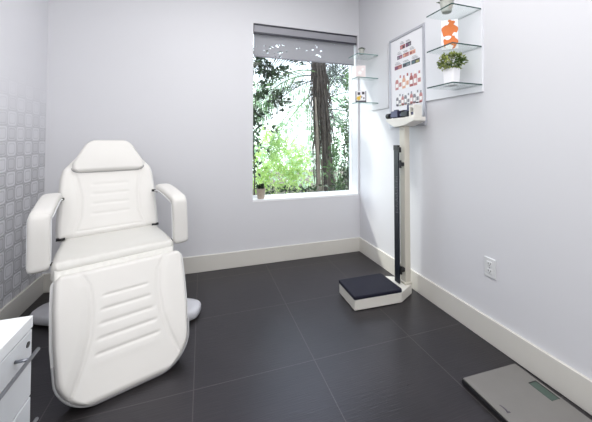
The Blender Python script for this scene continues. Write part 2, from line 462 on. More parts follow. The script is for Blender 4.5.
bm = bmesh.new(); prism(bm, [(x, y) for x, y, z in outline(w_leg, LL, 0, inset=-.012)], -.046, -.014)
q = link('backing_board', bm, M['board'], o)

# seat ------------------------------------------------
SL = .34
def w_seat(s):                # s from the front edge backwards
    w = interp([(0, .292), (.06, .293), (.16, .285), (.26, .266), (.34, .258)], s)
    return corner(corner(w, s, .035), SL-s, .03)
def h_seat(s, t):
    h = .004*gauss(s-.02, .03)
    # gathered vinyl at the rounded front edge
    if s < .05: h += .0018*math.sin(t*150+3*noise.noise(Vector((t*20, s*20, 0))))*(1-s/.05)
    h += .0015*noise.noise(Vector((t*14, s*14, 3)))
    return h
seatF = plane_frame(-.135, .560, .20, .605)
o = link('seat', cushion(SL, w_seat, .095, .034, h_seat, 80, 90), M['vinyl_seat'], bed, smooth=True)
o.matrix_local = Matrix.Translation((.010, 0, 0)) @ seatF @ Matrix.Translation((0, 0, -.0475))
# loose gathered vinyl skirt joining seat and leg rest
bm = bmesh.new()
rows = []
for i in range(9):
    a = i/8; yy = -.128-.04*math.sin(a*PI/2); zz = .532-.085*a
    rows.append([])
    for j in range(91):
        t = -.268+.556*j/90
        wv = .0018*math.sin(t*170+2.5*math.sin(t*23))*math.sin(a*PI)+.002*math.sin(a*9+t*6)
        rows[-1].append(bm.verts.new((t, yy-wv, zz+wv*.6)))
for r1, r2 in zip(rows, rows[1:]):
    for j in range(90): bm.faces.new((r1[j], r1[j+1], r2[j+1], r2[j]))
sk = link('gathered_skirt', bm, M['vinyl_seat'], bed, smooth=True)
sd = sk.modifiers.new('solid', 'SOLIDIFY'); sd.thickness = .004

# backrest ------------------------------------------------
BL = .625
def w_back(s):
    w = interp([(0, .274), (.10, .276), (.25, .272), (.38, .264), (.43, .252), (.46, .228), (.585, .132), (.625, .115)], s)
    w = corner(w, s, .03)
    return corner(w, BL-s, .05)
def seam_back(s): return interp([(0, .205), (.04, .185), (.12, .160), (.24, .158), (.36, .178), (.45, .205)], s)
def h_back(s, t):
    a = abs(t); h = 0; c = seam_back(s); k1 = 1-smooth(.40, .45, s)
    h += k1*(-.004*gauss(a-c, .008)+.006*smooth(c, c+.05, a))
    h += -.003*gauss(s-.038, .006)*(1-smooth(.17, .185, a))
    for k in range(4):
        sk_ = .130+.0625*k; hw = .10
        h += -.0032*gauss(s-sk_, .0075)*(1-smooth(hw-.012, hw+.012, a))
    return h
backF = plane_frame(.155, .600, .405, 1.165)
o = link('backrest', cushion(BL, w_back, .08, .030, h_back, 150, 100), M['vinyl'], bed, smooth=True)
o.matrix_local = backF @ Matrix.Translation((0, 0, -.04))
# head pillow
HL = .222
def w_head(s):
    w = interp([(0, .186), (.02, .203), (.06, .203), (.18, .142), (.222, .112)], s)
    w = corner(w, s, .028)
    return corner(w, HL-s, .04)
def h_head(s, t): return .012*math.cos(min(abs(t)/.2, 1)*PI/2)*math.sin(PI*min(max(s/HL, 0), 1))
q = link('head_cushion', cushion(HL, w_head, .042, .020, h_head, 60, 60), M['vinyl'], bed, smooth=True)
q.matrix_local = backF @ Matrix.Translation((0, .404, .008))
bm = bmesh.new(); tube(bm, sorted([p for p in outline(w_head, HL, -.010, inset=-.001) if p[1] < .035], key=lambda p: (p[0] > 0, p[1] if p[0] > 0 else -p[1])), .004, 8)
link('edge_piping', bm, M['piping'], q, smooth=True)

# armrests ------------------------------------------------
def bez(pts, n):
    out = []
    P = [Vector(p) for p in pts]; P = [2*P[0]-P[1]]+P+[2*P[-1]-P[-2]]
    for i in range(1, len(P)-2):
        for k in range(n):
            t = k/n; a, b, c, d = P[i-1], P[i], P[i+1], P[i+2]
            out.append(.5*((2*b)+(c-a)*t+(2*a-5*b+4*c-d)*t*t+(3*b-a-3*c+d)*t**3))
    out.append(P[-2]); return out
def pad_sweep(bm, path, hw, ht, seg=28, expo=3.2, mi=0):
    n = len(path); rings = []
    L_ = [0]
    for a, b in zip(path, path[1:]): L_.append(L_[-1]+(b-a).length)
    tot = L_[-1]
    for i, p in enumerate(path):
        t = (path[min(i+1, n-1)]-path[max(i-1, 0)]).normalized()
        x = Vector((1, 0, 0)); x = (x-t*x.dot(t)).normalized(); nn = t.cross(x)
        d = min(L_[i], tot-L_[i]); rc = .028
        k = math.sqrt(max(.0, 1-(1-min(d/rc, 1))**2)); kw = .55+.45*k; kt = .30+.70*k
        ring = []
        for q_ in range(seg):
            a = 2*PI*q_/seg; c, s = math.cos(a), math.sin(a)
            cx = math.copysign(abs(c)**(2/expo), c); cy = math.copysign(abs(s)**(2/expo), s)
            ring.append(bm.verts.new(p+x*cx*hw*kw+nn*cy*ht*kt))
        rings.append(ring)
    for a, b in zip(rings, rings[1:]):
        for k in range(seg): bm.faces.new((a[k], a[(k+1) % seg], b[(k+1) % seg], b[k]))
    bm.faces.new(rings[0][::-1]); bm.faces.new(rings[-1])
def densify(path, n=6):
    out = []
    for i in range(len(path)-1):
        for k in range(n): out.append(path[i].lerp(path[i+1], k/n))
    out.append(path[-1]); return out
for s in (-1, 1):
    ctr = [(s*.292+.004, .215, .842), (s*.300+.004, .16, .850), (s*.312+.005, .07, .838), (s*.326+.006, -.035, .812), (s*.334+.006, -.062, .795), (s*.337+.006, -.072, .765), (s*.338+.008, -.078, .68), (s*.340+.010, -.082, .525)]
    path = densify(bez(ctr, 6), 3)
    bm = bmesh.new(); pad_sweep(bm, path, .044, .024)
    ar = link('armrest', bm, M['vinyl'], bed, smooth=True)
    # grey underside strip and white piping around its edge
    under = []
    P2 = bez(ctr, 6)
    for i, p in enumerate(P2):
        t = (P2[min(i+1, len(P2)-1)]-P2[max(i-1, 0)]).normalized(); x = Vector((1, 0, 0)); x = (x-t*x.dot(t)).normalized(); nn = t.cross(x)
        if nn.y < 0 and abs(nn.y) > abs(nn.z) or (abs(nn.z) >= abs(nn.y) and nn.z > 0): nn = -nn
        under.append((p, x, nn))
    bm = bmesh.new(); u1 = [p+nn*.024 for p, x, nn in under]
    for a, b in zip(under[1:-1], under[2:-1]):
        vs = []
        for p, x, nn in (a, b):
            vs += [p+nn*.020-x*.040, p+nn*.020+x*.040, p+nn*.031+x*.036, p+nn*.031-x*.036]
        v = [bm.verts.new(q_) for q_ in vs]
        for f in ((0, 1, 5, 4), (1, 2, 6, 5), (2, 3, 7, 6), (3, 0, 4, 7), (0, 3, 2, 1), (4, 5, 6, 7)): bm.faces.new([v[k] for k in f])
    link('grey_underside', bm, M['piping'], ar)
    bm = bmesh.new()
    side = [p+nn*.017+x*.0445 for p, x, nn in under[1:-1]]; other = [p+nn*.017-x*.0445 for p, x, nn in under[1:-1]]
    p_, x_, n_ = under[-1]
    tube(bm, side+[p_+n_*.017+x_*.028, p_+n_*.017-x_*.028]+other[::-1], .0035, 8)
    link('edge_piping', bm, M['piping_white'], ar, smooth=True)
    # hinge pins: to backrest above, to seat below
    bm = bmesh.new(); tube(bm, [(s*.24, .225, .826), (s*.305, .20, .826)], .008, 10); link('hinge_pin', bm, M['black'], ar, smooth=True)
    bm = bmesh.new(); tube(bm, [(s*.22, -.06, .548), (s*.315, -.06, .548)], .008, 10); link('hinge_pin', bm, M['black'], ar, smooth=True)
    bm = bmesh.new(); tube(bm, [(s*.23, .165, .605), (s*.272, .165, .605)], .009, 10); link('back_pivot', bm, M['black'], bed, smooth=True)

# under-frame, lift column and floor base
bm = bmesh.new(); box(bm, -.20, .20, -.10, .18, .43, .47); box(bm, -.16, -.12, -.17, -.10, .40, .45); box(bm, .12, .16, -.17, -.10, .40, .45)
box(bm, -.16, -.12, .16, .30, .47, .56); box(bm, .12, .16, .16, .30, .47, .56)
link('under_frame', bm, M['base'], bed, bevel=.006)
inv = Matrix.Translation(root_loc) @ Matrix.Rotation(A, 4, 'Z')
inv = inv.inverted()
Bc = Vector((-.525, 2.235, 0)); BA = R(-16.5)
bm = bmesh.new()
def base_ring(hl, hw, z, n=40):
    pts = []
    for k in range(n):
        a = 2*PI*k/n; c, s = math.cos(a), math.sin(a)
        x = math.copysign(abs(c)**(2/3.6), c)*hl; y = math.copysign(abs(s)**(2/3.6), s)*hw
        pts.append((x, y, z))
    return pts
BMT = inv @ Matrix.Translation(Bc) @ Matrix.Rotation(BA, 4, 'Z')
rings = []
for hl, hw, z in ((.53, .115, .008), (.54, .125, .015), (.54, .125, .048), (.532, .117, .062), (.51, .095, .070), (.30, .07, .086)):
    rings.append([bm.verts.new(BMT @ Vector(p)) for p in base_ring(hl, hw, z)])
for a, b in zip(rings, rings[1:]):
    for k in range(40): bm.faces.new((a[k], a[(k+1) % 40], b[(k+1) % 40], b[k]))
bm.faces.new(rings[0][::-1]); bm.faces.new(rings[-1])
link('floor_base', bm, M['base'], bed, smooth=True)
bm = bmesh.new(); prism(bm, [(BMT @ Vector(p)).to_2d() for p in base_ring(.50, .10, 0)], 0, .008); link('foot_pad', bm, M['black'], bed)
bm = bmesh.new()
lathe(bm, [(.11, 0), (.11, .14), (.085, .15), (.085, .34)], c=tuple((inv @ Vector((Bc.x+.02, Bc.y-.05, .088)))))
link('lift_column', bm, M['base'], bed, smooth=False)

# ------------------------------------------------------------------ drawer cabinet
CX, CY, CZ = -.482, 1.09, .65
cab = thing('drawer_cabinet', 'white laminate drawer cabinet with long bar handles beside the chair', 'cabinet', (CX-.30, CY-.26, 0))
ox, oy = CX-.30, CY-.26
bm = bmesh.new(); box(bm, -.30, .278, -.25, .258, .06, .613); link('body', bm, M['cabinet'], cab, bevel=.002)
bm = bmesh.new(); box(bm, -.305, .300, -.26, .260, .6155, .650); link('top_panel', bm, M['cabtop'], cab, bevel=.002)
HY, HP, HZ = .218, .175, .040
for zt, zb in ((.611, .417), (.412, .218), (.213, .065)):
    bm = bmesh.new(); box(bm, .279, .299, -.255, .258, zb, zt); dr = link('drawer', bm, M['cabinet'], cab, bevel=.002)
    zh = zt-HZ
    bm = bmesh.new(); tube(bm, [(.332, -.235, zh), (.332, HY, zh)], .0050, 14)
    for yy in (-.19, HP):
        tube(bm, [(.299, yy, zh), (.332, yy, zh)], .0045, 10)
    link('bar_handle', bm, M['steel'], dr, smooth=True)
    if zt > .6:
        bm = bmesh.new(); mt = Matrix.Translation((.2985, .236, .578)) @ Matrix.Rotation(PI/2, 4, 'Y')
        k0 = bmesh.ops.create_cone(bm, cap_ends=True, segments=20, radius1=.0085, radius2=.008, depth=.005, matrix=mt)
        lk = link('lock', bm, M['black'], dr, smooth=False)
for dx, dy in ((-.26, -.2), (-.26, .2), (.24, -.2), (.24, .2)):
    bm = bmesh.new(); mt = Matrix.Translation((dx, dy, .025)) @ Matrix.Rotation(PI/2, 4, 'X')
    bmesh.ops.create_cone(bm, cap_ends=True, segments=24, radius1=.025, radius2=.025, depth=.02, matrix=mt)
    box(bm, dx-.012, dx+.012, dy-.015, dy+.015, .03, .062)
    link('caster', bm, M['black'], cab)

# ------------------------------------------------------------------ physician scale
ps = thing('physician_scale', 'tall beige upright weighing scale with black height rod and dark foot mat', 'scale', (1.26, 1.92, 0))
ox, oy = 1.26, 1.92
hexp = [(1.007, 1.797), (1.383, 1.784), (1.540, 1.866), (1.540, 1.985), (1.390, 2.058), (1.014, 2.048)]
L2 = [(x-ox, y-oy) for x, y in hexp]
bm = bmesh.new(); prism(bm, L2, .004, .076); link('platform', bm, M['cream'], ps, bevel=.004)
for x, y in ((-.2, -.09), (-.2, .09), (.1, -.08), (.1, .08)):
    bm = bmesh.new(); lathe(bm, [(.012, 0), (.012, .006)], c=(x, y, 0), seg=12); link('foot', bm, M['black'], ps)
bm = bmesh.new(); prism(bm, [(1.0035-ox, 1.793-oy), (1.384-ox, 1.781-oy), (1.392-ox, 1.80-oy), (1.392-ox, 2.035-oy), (1.380-ox, 2.052-oy), (1.010-ox, 2.052-oy)], .076, .101)
link('foot_mat', bm, M['rubber'], ps, bevel=.006)
bm = bmesh.new(); box(bm, 1.475-ox, 1.540-ox, 1.860-oy, 1.935-oy, .076, .095); box(bm, 1.484-ox, 1.532-ox, 1.866-oy, 1.929-oy, .09, 1.30)
link('column', bm, M['beige'], ps, bevel=.005)
# measuring rod in front of the column
bm = bmesh.new(); box(bm, 1.435-ox, 1.447-ox, 1.880-oy, 1.935-oy, .085, 1.11)
rod = link('height_rod', bm, M['rodblack'], ps, bevel=.002)
bm = bmesh.new(); box(bm, 1.431-ox, 1.452-ox, 1.880-oy, 1.936-oy, 1.10, 1.140); box(bm, 1.430-ox, 1.452-ox, 1.862-oy, 1.880-oy, 1.085, 1.125)
link('rod_cap', bm, M['black'], rod, bevel=.004)
for zz in (.175, .98):
    bm = bmesh.new(); box(bm, 1.447-ox, 1.484-ox, 1.870-oy, 1.905-oy, zz, zz+.028); box(bm, 1.440-ox, 1.452-ox, 1.862-oy, 1.90-oy, zz-.015, zz+.045)
    link('rod_clip', bm, M['black'], rod, bevel=.002)
bm = bmesh.new()
for i in range(24):
    box(bm, 1.4342-ox, 1.4349-ox, 1.888-oy, (1.902 if i % 4 else 1.915)-oy, .62+i*.012, .6225+i*.012)
link('scale_marks', bm, M['inkgrey'], rod)
# beam head
Y0, Y1 = 1.725, 2.055
bm = bmesh.new()
prof = [(Y1, 1.338), (Y1, 1.352), (Y0, 1.352), (Y0, 1.322), (1.77, 1.308), (1.83, 1.290), (1.945, 1.282), (1.99, 1.300)]
mtt = Matrix(((0, 0, 1, 0), (1, 0, 0, 0), (0, 1, 0, 0), (0, 0, 0, 1)))   # (a,b,c)->(c,a,b)
prism(bm, [(y-oy, z) for y, z in prof], 1.450-ox, 1.560-ox, mtx=mtt)
link('head_tray', bm, M['cream'], ps, bevel=.004)
bm = bmesh.new(); box(bm, 1.470-ox, 1.490-ox, 1.745-oy, 2.045-oy, 1.366, 1.388); box(bm, 1.500-ox, 1.515-ox, 1.745-oy, 2.03-oy, 1.400, 1.415)
link('weigh_beam', bm, M['violet'], ps, bevel=.002)
for yy in (2.005, 1.90, 1.80):
    bm = bmesh.new(); box(bm, 1.49-ox, 1.515-ox, yy-.008-oy, yy+.008-oy, 1.350, 1.415); link('beam_post', bm, M['black'], ps, bevel=.002)
bm = bmesh.new(); box(bm, 1.458-ox, 1.500-ox, 1.915-oy, 2.0-oy, 1.357, 1.412); box(bm, 1.468-ox, 1.49-ox, 1.935-oy, 1.975-oy, 1.412, 1.422)
link('poise_weight', bm, M['violet'], ps, bevel=.004)
bm = bmesh.new(); box(bm, 1.455-ox, 1.498-ox, 1.80-oy, 1.875-oy, 1.360, 1.398)
link('poise_weight', bm, M['rodblack'], ps, bevel=.004)
bm = bmesh.new(); box(bm, 1.49-ox, 1.525-ox, 1.80-oy, 1.845-oy, 1.392, 1.450)
link('poise_weight', bm, M['violet'], ps, bevel=.004)
bm = bmesh.new(); tube(bm, [(1.48-ox, 2.035-oy, 1.377), (1.48-ox, 2.072-oy, 1.377)], .022, 18); link('balance_knob', bm, M['black'], ps)
bm = bmesh.new()
box(bm, 1.462-ox, 1.53-ox, 1.730-oy, 1.742-oy, 1.352, 1.440); box(bm, 1.462-ox, 1.53-ox, 1.776-oy, 1.788-oy, 1.352, 1.440)
box(bm, 1.465-ox, 1.475-ox, 1.742-oy, 1.776-oy, 1.42, 1.440); box(bm, 1.465-ox, 1.475-ox, 1.742-oy, 1.776-oy, 1.352, 1.366)
link('beam_gate', bm, M['cream'], ps, bevel=.002)

# ------------------------------------------------------------------ bathroom scale
bs = thing('bathroom_scale', 'flat silver bathroom scale with a small green display on the floor', 'scale', (1.375, .935, 0), R(-2))
bm = bmesh.new()
hw, hl, r = .168, .174, .006
pts = []
for cx, cy, a0 in ((hw-r, hl-r, 0), (-hw+r, hl-r, 90), (-hw+r, -hl+r, 180), (hw-r, -hl+r, 270)):
    for k in range(6): a = R(a0+18*k); pts.append((cx+r*math.cos(a), cy+r*math.sin(a)))
prism(bm, pts, .0205, .0255); link('platform', bm, M['scaletop'], bs, bevel=.0015)
bm = bmesh.new(); prism(bm, [(x*1.03, y*1.025) for x, y in pts], .004, .0205); link('underbody_shadow_rim', bm, M['black'], bs)  # underbody, widened so its black rim stands in for shadow around the plate
for sx in (-1, 1):
    for sy in (-1, 1):
        bm = bmesh.new(); lathe(bm, [(.016, 0), (.016, .007)], c=(sx*.12, sy*.12, 0), seg=16); link('foot', bm, M['black'], bs)
ds = bmesh.new(); box(ds, .108, .152, -.035, .062, .0256, .0266); dd = link('display', ds, M['lcd'], bs)
bm = bmesh.new(); box(bm, .1505, .1550, -.037, .064, .0256, .0272); box(bm, .1080, .1550, .0610, .0650, .0256, .0272); link('display_bezel', bm, M['black'], dd)
# small printed emblem: a comma-like swoosh
bm = bmesh.new()
for k in range(9):
    a = k/8; x = -.132+.004*math.sin(a*PI); y = .012-.034*a; w_ = .0018+.0025*a
    box(bm, x-w_, x+w_, y-.0023, y+.0023, .0256, .0262)
box(bm, -.127, -.121, -.026, -.019, .0256, .0262)
link('emblem', bm, M['inkdark'], bs)
for x, y in ((-.115, .105), (.03, -.02), (-.11, -.11), (.10, .13)):
    pass

# ------------------------------------------------------------------ wall outlet
ou = thing('wall_outlet', 'white two-socket wall outlet plate low on the right wall', 'outlet', (W, 1.279, .434))
bm = bmesh.new(); box(bm, -.007, 0, -.034, .034, -.056, .056); link('plate', bm, M['outlet'], ou, bevel=.003)
for z in (.021, -.021):
    bm = bmesh.new(); box(bm, -.0095, -.006, -.016, .016, z-.0145, z+.0145); sk_ = link('socket', bm, M['outlet'], ou, bevel=.004)
    bm = bmesh.new(); box(bm, -.0100, -.0094, -.008, -.005, z-.002, z+.008); box(bm, -.0100, -.0094, .005, .008, z-.002, z+.008); box(bm, -.0100, -.0094, -.002, .002, z-.010, z-.006)
    link('slot', bm, M['black'], sk_)
bm = bmesh.new(); lathe(bm, [(.003, 0), (.003, .002)], seg=10); q = link('screw', bm, M['steel'], ou); q.rotation_euler = (0, -PI/2, 0); q.location = (-.007, 0, 0)

# ------------------------------------------------------------------ wall display: back board, poster, glass shelves
XB = W-.012
bm = bmesh.new(); box(bm, XB, W+.002, 1.303, 1.775, 1.472, 2.10)
link_o = link('backing_board', bm, M['backboard'], None, bevel=.0015); tag(link_o, 'white glossy wall board carrying the glass shelves right of the framed poster', 'board')
bm = bmesh.new(); box(bm, XB, W+.002, 2.235, 2.50, 1.472, 2.06)
o = link('backing_board', bm, M['wall'], None, bevel=.0015); tag(o, 'plain wall board behind the glass shelves nearest the window', 'board')

po = thing('product_poster', 'silver framed product poster with rows of swatches and bottles on the right wall', 'poster', (W, 1.984, 1.292))
PY0, PY1, PZ1 = -.216, .216, .778
bm = bmesh.new()
fw = .020; xf = -.022
box(bm, xf, -.001, PY0, PY0+fw, 0, PZ1); box(bm, xf, -.001, PY1-fw, PY1, 0, PZ1)
box(bm, xf, -.001, PY0+fw, PY1-fw, 0, fw); box(bm, xf, -.001, PY0+fw, PY1-fw, PZ1-fw, PZ1)
link('frame', bm, M['frame'], po, bevel=.002)
bm = bmesh.new(); box(bm, -.014, -.010, PY0+fw, PY1-fw, fw, PZ1-fw); sheet = link('sheet', bm, M['paper'], po)
def rel(y, z): return (y-2.008, z-1.30)
XP = -.0142
def pbox(bm, y0, y1, z0, z1, mi, lift=.0006): box(bm, XP-lift, XP, min(y0, y1), max(y0, y1), z0, z1, mi)
rowm = [M['inkdark'], M['inkred'], M['inkpink'], M['inkpeach'], M['inkteal'], M['inkolive'], M['inkpurple'], M['inkgrey'], M['white']]
# swatch rows: each a dark strip with coloured blocks, captions of fine lines above
def swatches(bm, ya, yb, z0, z1, n, cols):
    y_a, _ = rel(ya, 0); y_b, _ = rel(yb, 0); st = (y_b-y_a)/n
    for i in range(n):
        p0 = y_a+st*(i+.06); p1 = y_a+st*(i+.94)
        zz0, zz1 = z0-1.30, z1-1.30
        pbox(bm, p0, p1, zz0, zz1, cols[i][0])
        pbox(bm, p0+st*.05, p0+st*.38, zz0+.004, zz1-.008, cols[i][1], .0010); pbox(bm, p0+st*.48, p0+st*.80, zz0+.003, zz1-.012, cols[i][2], .0010)
        pbox(bm, p0+st*.1, p1-st*.15, zz1+.008, zz1+.012, 7); pbox(bm, p0+st*.02, p1-st*.25, zz1+.017, zz1+.021, 7)
        if i % 2 == 0: pbox(bm, p0+st*.1, p1-st*.35, zz1+.028, zz1+.031, 7)
bm = bmesh.new(); swatches(bm, 2.085, 1.940, 1.955, 1.990, 2, [(1, 2, 0), (0, 6, 7)]); link('swatch_row', bm, rowm, sheet)
bm = bmesh.new(); swatches(bm, 2.125, 1.890, 1.878, 1.910, 3, [(6, 7, 2), (1, 3, 2), (3, 1, 2)]); link('swatch_row', bm, rowm, sheet)
bm = bmesh.new(); swatches(bm, 2.160, 1.842, 1.795, 1.828, 3, [(1, 6, 2), (4, 0, 7), (0, 4, 5)]); link('swatch_row', bm, rowm, sheet)
def bottle_row(ya, yb, z0, h, n, pal):
    bm = bmesh.new(); y_a, _ = rel(ya, 0); y_b, _ = rel(yb, 0); st = (y_b-y_a)/n; z0 -= 1.30
    for i in range(n):
        c = y_a+st*(i+.5); w_ = abs(st)*.46; k = pal[i % len(pal)]; hh = h*(1 if i % 2 else .92)
        pbox(bm, c-w_, c+w_, z0, z0+hh*.70, k[0]); pbox(bm, c-w_*.7, c+w_*.7, z0+hh*.70, z0+hh*.80, k[0])
        pbox(bm, c-w_*.45, c+w_*.45, z0+hh*.80, z0+hh, k[1])
        pbox(bm, c-w_*.75, c+w_*.75, z0+hh*.18, z0+hh*.48, k[2], .0011)
    return bm
link('bottle_row', bottle_row(2.148, 1.832, 1.620, .118, 7, [(2, 8, 8), (8, 2, 2), (3, 2, 8), (8, 1, 3), (1, 2, 8)]), rowm, sheet)
link('bottle_row', bottle_row(2.140, 1.822, 1.482, .098, 9, [(7, 8, 8), (8, 7, 7), (2, 7, 8)]), rowm, sheet)
bm = bmesh.new()
for i in range(9): y = 2.13-1.9*0-(.034*i)-2.008; pbox(bm, y, y-.026, .178, .188, [0, 5, 1, 3, 0, 1, 2, 0, 1][i])
link('caption_row', bm, rowm, sheet)

def glass_shelf(y0, y1, z, depth, label):
    bm = bmesh.new(); xw = XB if y0 < 2 else W-.012
    fs = box(bm, xw-depth, xw, y0, y1, z-.004, z+.004)
    for f in fs:
        c = f.calc_center_median()
        if abs(c.z-z) < .001: f.material_index = 1 if (c.x < xw-depth+.001 or c.y < y0+.001) else 2
    o = link('glass_shelf', bm, [M['shelfglass'], M['glassedge'] if y0 < 2 else M['glassedge2'], M['shelfglass']], None)
    tag(o, label, 'shelf', 'glass shelves on the right wall')
    # small metal pegs that hold the pane
    return o
ys0, ys1 = 1.304, 1.505
for z, l in ((1.975, 'topmost glass shelf of the stack right of the poster'), (1.745, 'middle glass shelf right of the poster, above the leafy potted plant'), (1.514, 'lowest glass shelf right of the poster, carrying the white potted plant')):
    glass_shelf(ys0, ys1, z, .226, l)
for z, l in ((1.993, 'topmost small glass shelf between the window and the poster'), (1.770, 'middle small glass shelf between the window and the poster'), (1.533, 'lowest small glass shelf between the window and the poster')):
    glass_shelf(2.385, 2.49 if z < 1.9 else 2.56, z, .222, l)

# ------------------------------------------------------------------ plants and cards on the shelves
def pot_bm(r0, r1, h, t=.006):
    bm = bmesh.new(); lathe(bm, [(r0*.92, 0), (r0, .004), (r1, h), (r1-t, h), (r1-t*1.2, h*.86)], seg=32); return bm
def succulent(loc, sc, label, potm, group=None):
    t = thing('potted_succulent', label, 'plant', loc, 0, group)
    link('pot', pot_bm(.030*sc, .042*sc, .075*sc), potm, t, smooth=False)
    bm = bmesh.new(); lathe(bm, [(.030*sc, .064*sc), (.034*sc, .070*sc)], seg=20); link('soil', bm, M['soil'], t)
    bm = bmesh.new()
    for k in range(30):
        a = k*2.4; el = .15+1.2*(k/30)
        d = Vector((math.cos(a)*math.cos(el), math.sin(a)*math.cos(el), math.sin(el)))
        b = Vector((0, 0, .070*sc))+Vector((math.cos(a), math.sin(a), 0))*.014*sc*(1-k/34)
        l = .050*sc*(1-.25*k/30)
        tube(bm, [b, b+d*l*.5, b+d*l], [.006*sc, .0075*sc, .0008], 6)
    link('leaves', bm, M['succ'], t, smooth=True)
    return t
succulent((1.452, 1.418, 1.979), .95, 'small dark succulent in a grey pot on the top shelf right of the poster', M['potgrey'])
succulent((1.44, 2.415, 1.997), .62, 'tiny dark succulent on the top shelf nearest the window', M['potgrey'])

# leafy plant in a square white pot
lp = thing('potted_plant', 'bushy bright green plant in a white pot on the lowest right shelf', 'plant', (1.478, 1.412, 1.518), R(8))
bm = bmesh.new()
def sq(w, z, n=8, r=.010):
    pts = []
    for cx, cy, a0 in ((w-r, w-r, 0), (-w+r, w-r, 90), (-w+r, -w+r, 180), (w-r, -w+r, 270)):
        for k in range(5): a = R(a0+22.5*k); pts.append((cx+r*math.cos(a), cy+r*math.sin(a), z))
    return pts
rs = [[bm.verts.new(p) for p in sq(w, z)] for w, z in ((.031, 0), (.033, .004), (.037, .105), (.033, .105), (.032, .096))]
for a, b in zip(rs, rs[1:]):
    for k in range(20): bm.faces.new((a[k], a[(k+1) % 20], b[(k+1) % 20], b[k]))
bm.faces.new(rs[0][::-1]); bm.faces.new(rs[-1])
link('pot', bm, M['potwhite'], lp)
bm = bmesh.new(); box(bm, -.031, .031, -.031, .031, .092, .098); link('soil', bm, M['soil'], lp)
bm = bmesh.new(); bs_ = bmesh.new()
for k in range(30):
    a = random.uniform(0, 2*PI); el = random.uniform(.1, 1.5)
    d = Vector((math.cos(a)*math.cos(el), math.sin(a)*math.cos(el), math.sin(el)))
    b = Vector((random.uniform(-.02, .02), random.uniform(-.02, .02), .098)); e = b+d*.10
    tube(bs_, [b, b+d*.05+Vector((0, 0, .006)), e], .0010, 5)
for k in range(820):
    d = rnd_dir()*random.uniform(.35, 1)**.6
    pt = Vector((d.x*.073, d.y*.073,   .150+d.z*.056))
    if noise.noise(pt*45) < -.12: continue
    leaf(bm, pt, (d.normalized()+rnd_dir()*.9), rnd_dir(), random.uniform(.016, .026), random.uniform(.008, .013))
link('stems', bs_, M['leaf_mid'], lp); link('foliage', bm, M['potleaf'], lp)

# orange and white patterned glass jar/card on the middle shelf
cd = thing('decorative_card', 'orange upright card with white flower shapes on the middle right shelf', 'card', (1.48, 1.425, 1.749), R(-38))
bm = bmesh.new(); box(bm, -.047, .047, -.004, .004, 0, .190); link('card', bm, M['paper'], cd, bevel=.001)
def blob(bm, cx, cz, r, y, n=7, amp=.18, ph=0, mi=0, sx=1, lift=.001):
    pts = []
    for k in range(28):
        a = 2*PI*k/28; rr = r*(1+amp*math.sin(n*a+ph)); pts.append((cx+rr*math.cos(a)*sx, cz+rr*math.sin(a)))
    a_ = [bm.verts.new((x, y, z)) for x, z in pts]; b_ = [bm.verts.new((x, y-lift, z)) for x, z in pts]
    bm.faces.new(a_[::-1]).material_index = mi; bm.faces.new(b_).material_index = mi
    for k in range(28): bm.faces.new((a_[k], a_[(k+1) % 28], b_[(k+1) % 28], b_[k])).material_index = mi
bm = bmesh.new()
blob(bm, .000, .120, .046, -.0042, 5, .07, .3); blob(bm, .004, .045, .041, -.0052, 5, .08, 1); blob(bm, .006, .165, .022, -.0052, 4, .2)
link('orange_motif', bm, M['orange'], cd)
bm = bmesh.new()
bm.free()
for args in ((-.012, .076, .013, -.0066, 3, .1, 0, 0, 1.5), (.030, .094, .011, -.0066, 4, .15, 0, 0, 1.4), (-.004, .016, .017, -.0066, 5, .1, 0, 0, 1.3), (-.020, .168, .012, -.0066, 4, .1, 0, 0, 1.3), (-.036, .072, .006, -.0066)):
    bm = bmesh.new(); blob(bm, *args); link('white_motif', bm, M['white'], cd)

# two small cards on the left shelves
c1 = thing('small_card', 'pale pink square card standing on the middle shelf nearest the window', 'card', (1.44, 2.435, 1.774), R(-28))
bm = bmesh.new(); box(bm, -.045, .045, -.004, .004, 0, .120); link('card', bm, M['pink'], c1, bevel=.001)
for args in ((-.008, .05, .018, -.0042, 5, .2), (.018, .082, .012, -.0042, 4, .2)):
    bm = bmesh.new(); blob(bm, *args); link('white_motif', bm, M['white'], c1)
c2 = thing('small_card', 'square card with a yellow and dark print on the lowest shelf nearest the window', 'card', (1.44, 2.435, 1.537), R(-28))
bm = bmesh.new(); box(bm, -.052, .052, -.004, .004, 0, .112); link('card', bm, M['paper'], c2, bevel=.001)
bm = bmesh.new()
for x0, x1, z0, z1 in ((-.050, .050, .002, .020), (-.050, -.042, .02, .11), (.043, .050, .02, .11), (-.030, -.006, .074, .100), (.010, .034, .078, .104), (.004, .012, .045, .060), (.022, .034, .034, .05)):
    box(bm, x0, x1, -.0048, -.0042, z0, z1)
link('dark_motif', bm, M['inkdark'], c2)
bm = bmesh.new(); blob(bm, -.020, .042, .019, -.0050, 6, .15); blob(bm, -.004, .062, .008, -.0050, 4, .1); link('yellow_motif', bm, M['yellow'], c2)

# stone pot on the window sill
sp_ = thing('potted_plant', 'small plant in a round stone-coloured pot on the window sill', 'plant', (.552, 2.822, WZ0))
link('pot', pot_bm(.034, .046, .100), M['potstone'], sp_)
bm = bmesh.new(); lathe(bm, [(.036, .086), (.040, .093)], seg=20); link('soil', bm, M['soil'], sp_)
bm = bmesh.new()
for k in range(110):
    a = random.uniform(0, 2*PI); el = random.uniform(.1, 1.4); d = Vector((math.cos(a)*math.cos(el), math.sin(a)*math.cos(el), math.sin(el)))
    leaf(bm, Vector((0, 0, .09))+d*random.uniform(.01, .042)*Vector((1, 1, .6)).x, (d+rnd_dir()*.6), rnd_dir(), random.uniform(.02, .032), .013)
link('foliage', bm, M['leaf_dark'], sp_)

